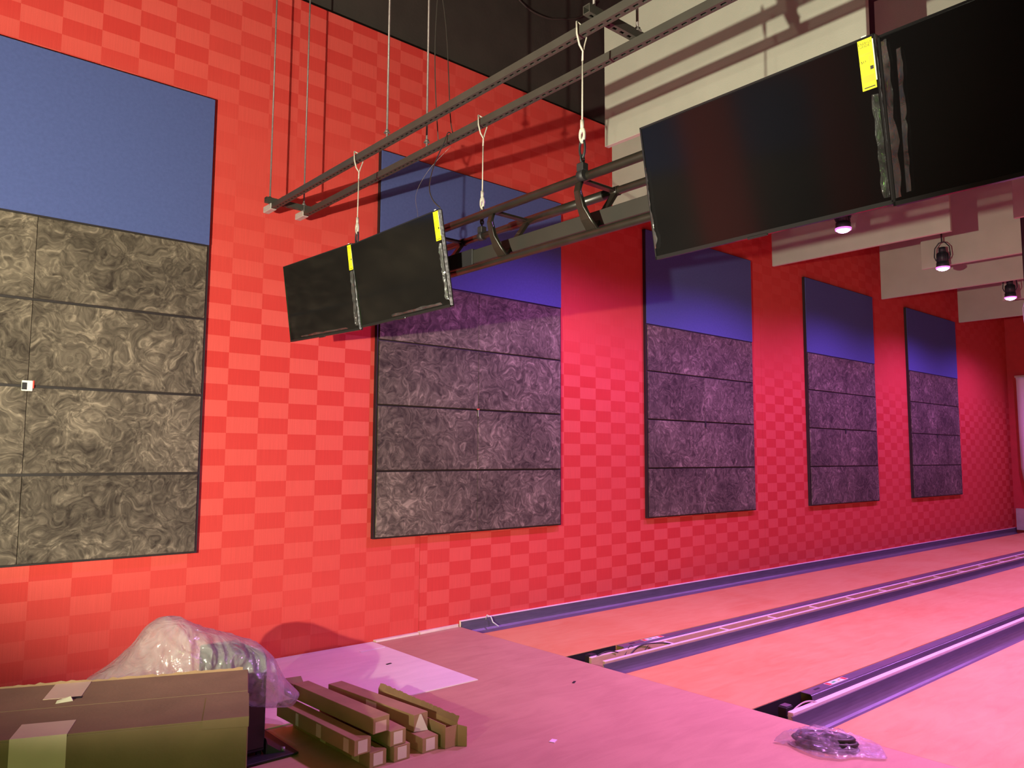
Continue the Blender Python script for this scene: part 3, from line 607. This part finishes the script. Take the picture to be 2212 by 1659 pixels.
def television(yl, yr, ztop, zbot, xt, xb, label, lab=True, det=False, films=(), roll=0.0):
    """yl: wall-side edge, yr: other edge"""
    W_ = yl-yr; top = Vector((xt, yl, ztop)); bot = Vector((xb, yl, zbot)); H_ = (top-bot).length
    upv = (top-bot).normalized(); right = Vector((0, -1, 0)); out = upv.cross(right).normalized()   # candidates
    if out.x > 0: out = -out
    # local axes: X=right on screen, Y=-out (into the set), Z=up
    R = Matrix((right, -out, upv)).transposed().to_4x4()
    R = R @ Matrix.Rotation(roll, 4, 'Y'); c = (top+bot)/2 + (R.to_3x3() @ Vector((1, 0, 0)))*W_/2; R.translation = c
    t = thing('television', label, 'television', group='screens along the truss'); t.matrix_world = R
    hw, hh = W_/2-0.001, H_/2
    B((-hw, 0, -hh), (hw, 0.022, hh), 0.003).build('casing', 'blkg', t)
    B((-hw*0.75, 0.022, -hh*0.8), (hw*0.75, 0.042, hh*0.45), 0.008).build('rear_housing', 'blk', t)
    B((-hw+0.008, -0.0015, -hh+0.014), (hw-0.008, 0.0, hh-0.008)).build('screen', 'screen', t)
    mb = MB(); bz = 0.007
    for a, b in (((-hw, -0.004, hh-bz), (hw, 0.0, hh)), ((-hw, -0.004, -hh), (hw, 0.0, -hh+0.013)), ((-hw, -0.004, -hh), (-hw+bz, 0, hh)), ((hw-bz, -0.004, -hh), (hw, 0, hh))): mb.box(a, b)
    mb.build('bezel', 'blkg', t)
    B((-0.05, -0.006, -hh-0.006), (0.03, 0.002, -hh+0.004), 0.002).build('logo_tab', 'blkg', t)
    for yy in (-0.25, 0.25): B((yy-0.02, 0.022, -hh*0.6), (yy+0.02, 0.046, hh*0.9)).build('mounting_arm', 'truss', t)
    if lab: label_plate(t, 0.044, 0.158, hw-0.033, hh-0.004, det)
    rnd = random.Random(int(-yl*100)); mb = MB(); rows = []
    for q in range(31):
        z = hh-0.004-(2*hh-0.012)*q/30; e = rnd.uniform(0.0002, 0.0022); f = rnd.uniform(0, 0.003)
        rows.append([mb.bm.verts.new(p) for p in ((hw, -0.0045-f, z), (hw+e*0.5, -0.004-f*0.5, z), (hw+e*0.5, 0.012, z), (hw, 0.0125, z))])
    for a, b in zip(rows, rows[1:]):
        for k in range(4): mb.bm.faces.new((a[k], a[(k+1) % 4], b[(k+1) % 4], b[k]))
    mb.bm.faces.new(rows[0][::-1]); mb.bm.faces.new(rows[-1])
    mb.build('edge_film', 'shine', t)
    # loose protective film along edges: crumpled thin strips
    for (x0, z0, x1, z1, wd, sd) in films:
        rnd = random.Random(sd); n = 26; mb = MB(); rows = []
        d = Vector((x1-x0, 0, z1-z0)); Ln = d.length; d.normalize(); nn = Vector((d.z, 0, -d.x))
        for i in range(n+1):
            f = i/n; base = Vector((x0, 0, z0)) + d*Ln*f; row = []
            ww = wd*(0.55+0.9*abs(noise.noise(Vector((f*4, sd, 0)))))
            for k in range(5):
                s = k/4; hgt = 0.005+0.012*s*(0.5+abs(noise.noise(Vector((f*9, s*2, sd)))))+0.004*rnd.random()*s
                row.append(mb.bm.verts.new(base + nn*ww*s + Vector((0, -hgt, 0))))
            rows.append(row)
        for a, b in zip(rows, rows[1:]):
            for k in range(4): mb.bm.faces.new((a[k], a[k+1], b[k+1], b[k])).smooth = True
        mb.build('protective_film', 'film', t)
    return t
television(-0.770, -1.752, 2.950, 2.414, -2.2, -2.117, 'dark television farthest left, first on the truss', roll=0.030, films=((0.478, 0.10, 0.478, -0.24, 0.03, 3), (-0.3, -0.25, 0.35, -0.25, -0.015, 4)))
television(-1.757, -2.700, 2.911, 2.397, -2.2, -2.111, 'dark television second from the left, with a yellow label at its right end', films=((0.46, 0.08, 0.46, -0.22, 0.02, 5), (-0.1, -0.24, 0.4, -0.24, -0.02, 6), (-0.465, 0.05, -0.465, -0.2, -0.02, 61)))
television(-4.068, -4.998, 2.907, 2.389, -2.2, -2.108, 'large black television in the middle with a legible yellow label', det=True, films=((0.455, 0.08, 0.455, -0.24, 0.03, 7), (-0.46, 0.10, -0.46, -0.22, -0.02, 8)))
television(-5.003, -5.948, 2.893, 2.374, -2.2, -2.132, 'large black television cut off by the right edge of the photo', films=((-0.462, 0.24, -0.462, -0.24, -0.035, 9), (-0.42, 0.2, -0.43, -0.23, -0.03, 10)))

# ---------------------------------------------------------------- big cardboard box
ex = Vector((-0.926, 0.376, 0)).normalized(); ey = Vector((0.376, 0.926, 0)).normalized()
t = thing('cardboard_box', 'large closed cardboard box at the lower left, taped along its top', 'box', (-3.265, -2.986, 0), (0, 0, 0))
ang = math.atan2(ey.y, ey.x) - PI/2
t.rotation_euler = (0, 0, ang)      # local: -x to the left in the photo, +y away
BW, BD, BH = 1.25, 0.70, 0.60
B((-BW, 0, 0.001), (0, BD, BH-0.006), 0.004).build('body', 'card2', t)
B((-BW, 0.003, BH-0.006), (-0.002, BD*0.5-0.002, BH), 0.001).build('flap', 'card2', t)
B((-BW, BD*0.5+0.002, BH-0.006), (-0.002, BD-0.003, BH), 0.001).build('flap', 'card2', t)
# flap folded down over the front edge at the right end, torn back edge
MB().hexa([(-0.165, -0.006, BH-0.03), (0.002, -0.006, BH-0.035), (0.002, -0.001, BH-0.035), (-0.165, -0.001, BH-0.03), (-0.165, -0.004, BH+0.003), (0.002, -0.004, BH+0.003), (0.002, 0.30, BH+0.004), (-0.165, 0.30, BH+0.004)]).build('folded_flap', 'card2', t)
mb = MB(); n = 60
A = [mb.bm.verts.new((-BW+BW*0.98*k/n, BD-0.004, BH-0.002)) for k in range(n+1)]
C_ = [mb.bm.verts.new((-BW+BW*0.98*k/n, BD+0.002, BH+0.004+0.010*random.random())) for k in range(n+1)]
D_ = [mb.bm.verts.new((-BW+BW*0.98*k/n, BD+0.006, BH-0.002)) for k in range(n+1)]
for k in range(n):
    mb.bm.faces.new((A[k], A[k+1], C_[k+1], C_[k])); mb.bm.faces.new((C_[k], C_[k+1], D_[k+1], D_[k]))
mb.build('torn_edge', 'cardin', t)
B((-0.80, 0.47, BH), (-0.66, BD+0.001, BH+0.0015)).build('tape', 'tape', t)
tp = MB().hexa([(-0.80, -0.0015, 0.30), (-0.62, -0.0015, 0.30), (-0.62, 0, 0.30), (-0.80, 0, 0.30), (-0.80, -0.0015, BH), (-0.62, -0.0015, BH), (-0.62, 0, BH), (-0.80, 0, BH)]).build('tape', 'tape', t)
B((-0.80, 0.0, BH), (-0.62, 0.16, BH+0.0015)).build('tape', 'tape', t)
# torn hole with a curl of white backing
MB().hexa([(-0.74, 0.40, BH), (-0.68, 0.42, BH), (-0.69, 0.47, BH), (-0.73, 0.46, BH), (-0.735, 0.40, BH+0.012), (-0.69, 0.42, BH+0.020), (-0.695, 0.46, BH+0.004), (-0.725, 0.46, BH+0.003)]).build('torn_curl', 'ptape', t)
B((-0.70, 0.45, BH), (-0.655, 0.475, BH+0.002)).build('torn_hole', 'slot', t)

# ---------------------------------------------------------------- black unit with a plastic bag over it
t = thing('equipment_cabinet', 'upright black cabinet behind the big box, under a plastic bag', 'cabinet', (-2.815, -1.67, 0.006))
B((-0.105, -0.215, 0.03), (0.105, 0.22, 0.53), 0.006).build('body', 'blk', t)
B((-0.098, -0.220, 0.05), (0.098, -0.215, 0.515), 0.002).build('front_panel', 'blkg', t)
B((-0.15, -0.30, 0.0), (0.26, 0.27, 0.012), 0.002).build('base_tray', 'blk', t)
for xx in (-0.09, 0.07):
    for yy in (-0.2, 0.18): B((xx, yy, 0.012), (xx+0.025, yy+0.025, 0.03)).build('foot', 'blk', t)
MB().hexa([(0.11, -0.22, 0.012), (0.19, -0.25, 0.012), (0.19, -0.21, 0.012), (0.11, -0.17, 0.012), (0.11, -0.22, 0.09), (0.12, -0.22, 0.06), (0.12, -0.21, 0.06), (0.11, -0.17, 0.09)]).build('side_bracket', 'blk', t)
MB().tube([(0.19, -0.23, 0.02), (0.21, -0.24, 0.02)], 0.014, 10).build('caster_knob', 'galv', t)
# bag
def star_bag(name, cen, outline, yc, D, mtl, label, cat, amp=0.02, scale=7.0, seed=0, plane='xz', fold=(1, 1), nr=18, nk=120, skew=0.0, dfun=None):
    mb = MB(); K = nk
    # resample outline by arc
    P = [Vector(p) for p in outline]; seg = [(P[(i+1) % len(P)]-P[i]).length for i in range(len(P))]; tot = sum(seg)
    def at(s):
        s = (s % 1)*tot
        for i, l in enumerate(seg):
            if s <= l: return P[i].lerp(P[(i+1) % len(P)], s/l)
            s -= l
        return P[0]
    out = [at(k/K) for k in range(K)]
    out = [(out[k-2]+2*out[k-1]+3*out[k]+2*out[(k+1) % K]+out[(k+2) % K])/9 for k in range(K)]
    C0 = Vector(cen)
    for side in (1, -1):
        rings = []
        for j in range(1, nr+1):
            r = j/nr; row = []
            for k in range(K):
                p = C0.lerp(out[k], r); b = D*math.sqrt(max(0, 1-r**2.6))
                if dfun: b *= dfun(p, side)
                v3 = Vector((p[0]*scale, side*3.1+seed, p[1]*scale))
                nz = noise.noise(v3)*1.0 + 0.5*noise.noise(v3*2.3) 
                v4 = Vector((v3.x*fold[0], v3.y, v3.z*fold[1])); rg = 1-abs(noise.noise(v4*1.3+Vector((9, 0, 0))))*3.2; rg += 0.6*(1-3*abs(noise.noise(v4*2.9)))
                b += amp*(nz+0.8*rg)*(1-r**6)
                y = yc - side*b + skew*(p[0]-C0[0])
                wob = 0.008*noise.noise(Vector((k*0.35, seed, 0)))*r if j == nr else 0
                q = (p[0]+wob, y, p[1]+wob) if plane == 'xz' else (p[0]+wob, p[1]+wob, y)
                row.append(mb.bm.verts.new(q))
            rings.append(row)
        b0 = D*(dfun(C0, side) if dfun else 1); cc = mb.bm.verts.new((C0[0], yc-side*b0, C0[1]) if plane == 'xz' else (C0[0], C0[1], yc-side*b0))
        for k in range(K): mb.bm.faces.new((cc, rings[0][k], rings[0][(k+1) % K])).smooth = True
        for a, b in zip(rings, rings[1:]):
            for k in range(K): mb.bm.faces.new((a[k], a[(k+1) % K], b[(k+1) % K], b[k])).smooth = True
        if side == 1: first = rings[-1]
        else:
            for k in range(K): mb.bm.faces.new((first[k], first[(k+1) % K], rings[-1][(k+1) % K], rings[-1][k])).smooth = True
    o = mb.build(name, mtl); tag(o, label, cat); return o
ol = [(-3.56, 0.50), (-3.44, 0.565), (-3.34, 0.645), (-3.28, 0.73), (-3.21, 0.768), (-3.13, 0.765), (-3.02, 0.70), (-2.85, 0.635), (-2.70, 0.57), (-2.62, 0.49), (-2.55, 0.36), (-2.45, 0.255), (-2.50, 0.195), (-2.62, 0.21), (-2.78, 0.25), (-2.95, 0.27), (-3.2, 0.33), (-3.5, 0.42)]
star_bag('plastic_bag', (-2.98, 0.47), ol, -1.72, 0.26, 'bag', 'milky translucent plastic bag draped over the black cabinet', 'bag', amp=0.028, scale=5.0, seed=2, fold=(1.5, 0.6), nr=34, nk=200)

# ---------------------------------------------------------------- long cartons
def carton(x, yf, z, label, L_=0.84, w=0.10, h=0.078, rz=0.0, rx=0.0, open_top=False, tapes=(), end_flap=None, back_flap=False, shear=0.0):
    """long narrow carton; (x, yf) is the middle of its front end, it runs away from the camera along +y"""
    t = thing('long_carton', label, 'carton', (x, yf, z), (rx, 0, rz), 'long cartons piled on the approach')
    e = 0.004
    def sh(a): return a
    if open_top:
        B((-w/2, 0, 0), (w/2, L_, e)).build('bottom_panel', 'cardin', t)
        B((-w/2, 0, e), (-w/2+e, L_, h)).build('side_panel', 'card', t); B((w/2-e, 0, e), (w/2, L_, h*0.98)).build('side_panel', 'card', t)
        B((-w/2+e, 0, e), (w/2-e, e, h*0.9)).build('end_panel', 'card', t)
        # ragged flap standing along the far side, dark inner face towards the camera
        mb = MB(); n = 60; a = []; b = []; c = []
        for k in range(n+1):
            yy = L_*k/n; hh = 0.026+0.006*random.random()
            a.append(mb.bm.verts.new((w/2-e, yy, h*0.98))); b.append(mb.bm.verts.new((w/2+0.012, yy, h+hh))); c.append(mb.bm.verts.new((w/2+0.016, yy, h+hh-0.002)))
        for k in range(n): mb.bm.faces.new((a[k], a[k+1], b[k+1], b[k])); mb.bm.faces.new((b[k], b[k+1], c[k+1], c[k]))
        mb.build('ragged_flap', 'cardin', t)
        MB().hexa([(w/2-e, -0.004, 0), (w/2+0.03, -0.045, 0), (w/2+0.032, -0.042, 0), (w/2, 0, 0), (w/2-e, -0.004, h*0.92), (w/2+0.03, -0.045, h*0.85), (w/2+0.032, -0.042, h*0.85), (w/2, 0, h*0.92)]).build('end_flap', 'card', t)
    else:
        B((-w/2, 0, 0), (w/2, L_, h), 0.002).build('sleeve', 'card', t)
        B((-w/2+0.001, -0.003, 0.001), (w/2-0.001, 0, h-0.001)).build('end_panel', 'card', t)
        if not end_flap: B((-w*0.28, -0.0042, h*0.10), (w*0.28, -0.003, h*0.9)).build('end_tape', 'ptape', t)
    for (yy, ln, m, side) in tapes:
        if side == 'top': B((-w*0.45, yy, h), (w*0.45, yy+ln, h+0.0012)).build('tape', m, t)
        else: B((-w/2-0.0012, yy, 0.004), (-w/2, yy+ln, h*0.9)).build('tape', m, t)
    if end_flap == 'tri':
        MB().hexa([(-w/2, -0.002, 0.0), (w*0.3, -0.03, 0.0), (w*0.3, -0.028, 0.0), (-w/2, 0, 0.0), (-w*0.1, -0.004, h*0.95), (0, -0.008, h*0.95), (0, -0.006, h*0.95), (-w*0.1, -0.002, h*0.95)]).build('end_flap', 'ptape', t)
    if end_flap == 'tape': B((-w*0.38, -0.0045, h*0.05), (w*0.30, -0.003, h*0.72)).build('end_tape', 'tape', t)
    if back_flap:
        MB().hexa([(-w/2, L_, h*0.1), (w/2, L_, h*0.1), (w/2, L_+0.003, h*0.1), (-w/2, L_+0.003, h*0.1), (-w/2-0.01, L_+0.10, h*1.15), (w/2, L_+0.09, h*1.1), (w/2, L_+0.093, h*1.1), (-w/2-0.01, L_+0.103, h*1.15)]).build('back_flap', 'card', t)
        B((-w/2-0.003, L_-0.02, 0), (-w/2, L_+0.10, h)).build('back_flap', 'card', t)
    return t
carton(-2.31, -2.375, 0.001, 'long carton on the floor at the near left of the pile', w=0.102, rz=0.03, tapes=((0.10, 0.07, 'tape', 'side'), (0.45, 0.06, 'tape', 'side')))
carton(-2.17, -2.385, 0.001, 'lower of the two stacked cartons in the middle of the pile', w=0.10)
carton(-2.40, -2.37, 0.081, 'long carton lying over the near left one, crossed by tape strips', w=0.10, rz=0.045, tapes=((0.05, 0.05, 'tape', 'side'), (0.33, 0.05, 'tape', 'side'), (0.58, 0.03, 'ptape', 'side')))
carton(-2.19, -2.375, 0.0805, 'upper of the two stacked cartons in the middle of the pile', w=0.098)
carton(-2.285, -2.36, 0.161, 'topmost carton of the pile with an open flap at its back end', w=0.102, rz=0.06, h=0.082, end_flap='tape', back_flap=True)
carton(-1.985, -2.38, 0.001, 'floor carton right of the stacked pair, under a leaning one', w=0.104, L_=0.5)
carton(-1.975, -2.27, 0.083, 'carton with a pointed end flap leaning on the floor carton', w=0.10, rz=0.10, h=0.09, end_flap='tri', back_flap=False, tapes=((0.34, 0.10, 'ptape', 'side'),))
carton(-1.862, -2.41, 0.001, 'open-topped carton with ragged edges at the right of the pile', w=0.085, h=0.125, open_top=True)

# ---------------------------------------------------------------- bag of cable at the lower right
t = thing('cable_coil', 'coiled dark cable inside the clear bag on the floor', 'cable', (-0.28, -3.76, 0.035), (0, 0, math.radians(-62)))
for k, (rr, dz, dx) in enumerate(((0.115, -0.02, 0), (0.10, -0.004, 0.01), (0.12, 0.008, -0.01), (0.09, 0.02, 0.015), (0.105, 0.028, -0.005))):
    MB().ring((dx, 0.004*k, dz), rr, 0.011, 'z', 1.35, 0.62, 28, 6).build('loop', 'wire', t)
olb = [(-0.44, -3.52), (-0.33, -3.55), (-0.19, -3.60), (-0.12, -3.72), (-0.10, -3.83), (-0.02, -3.88), (-0.01, -3.93), (-0.20, -4.06), (-0.26, -4.00), (-0.31, -3.93), (-0.40, -3.90), (-0.46, -3.80), (-0.44, -3.68), (-0.40, -3.60)]
def dz(p, side):
    far = max(0.0, min(1.0, (p[1]+3.92)/0.12)); return (1.0 if side == -1 else 0.03)*(0.12+0.88*far)
star_bag('clear_bag', (-0.28, -3.76), olb, 0.012, 0.075, 'cbag', 'clear crinkled plastic bag of dark cable on the approach, lower right', 'bag', amp=0.013, scale=13, seed=5, plane='xy', nr=24, nk=120, dfun=dz)
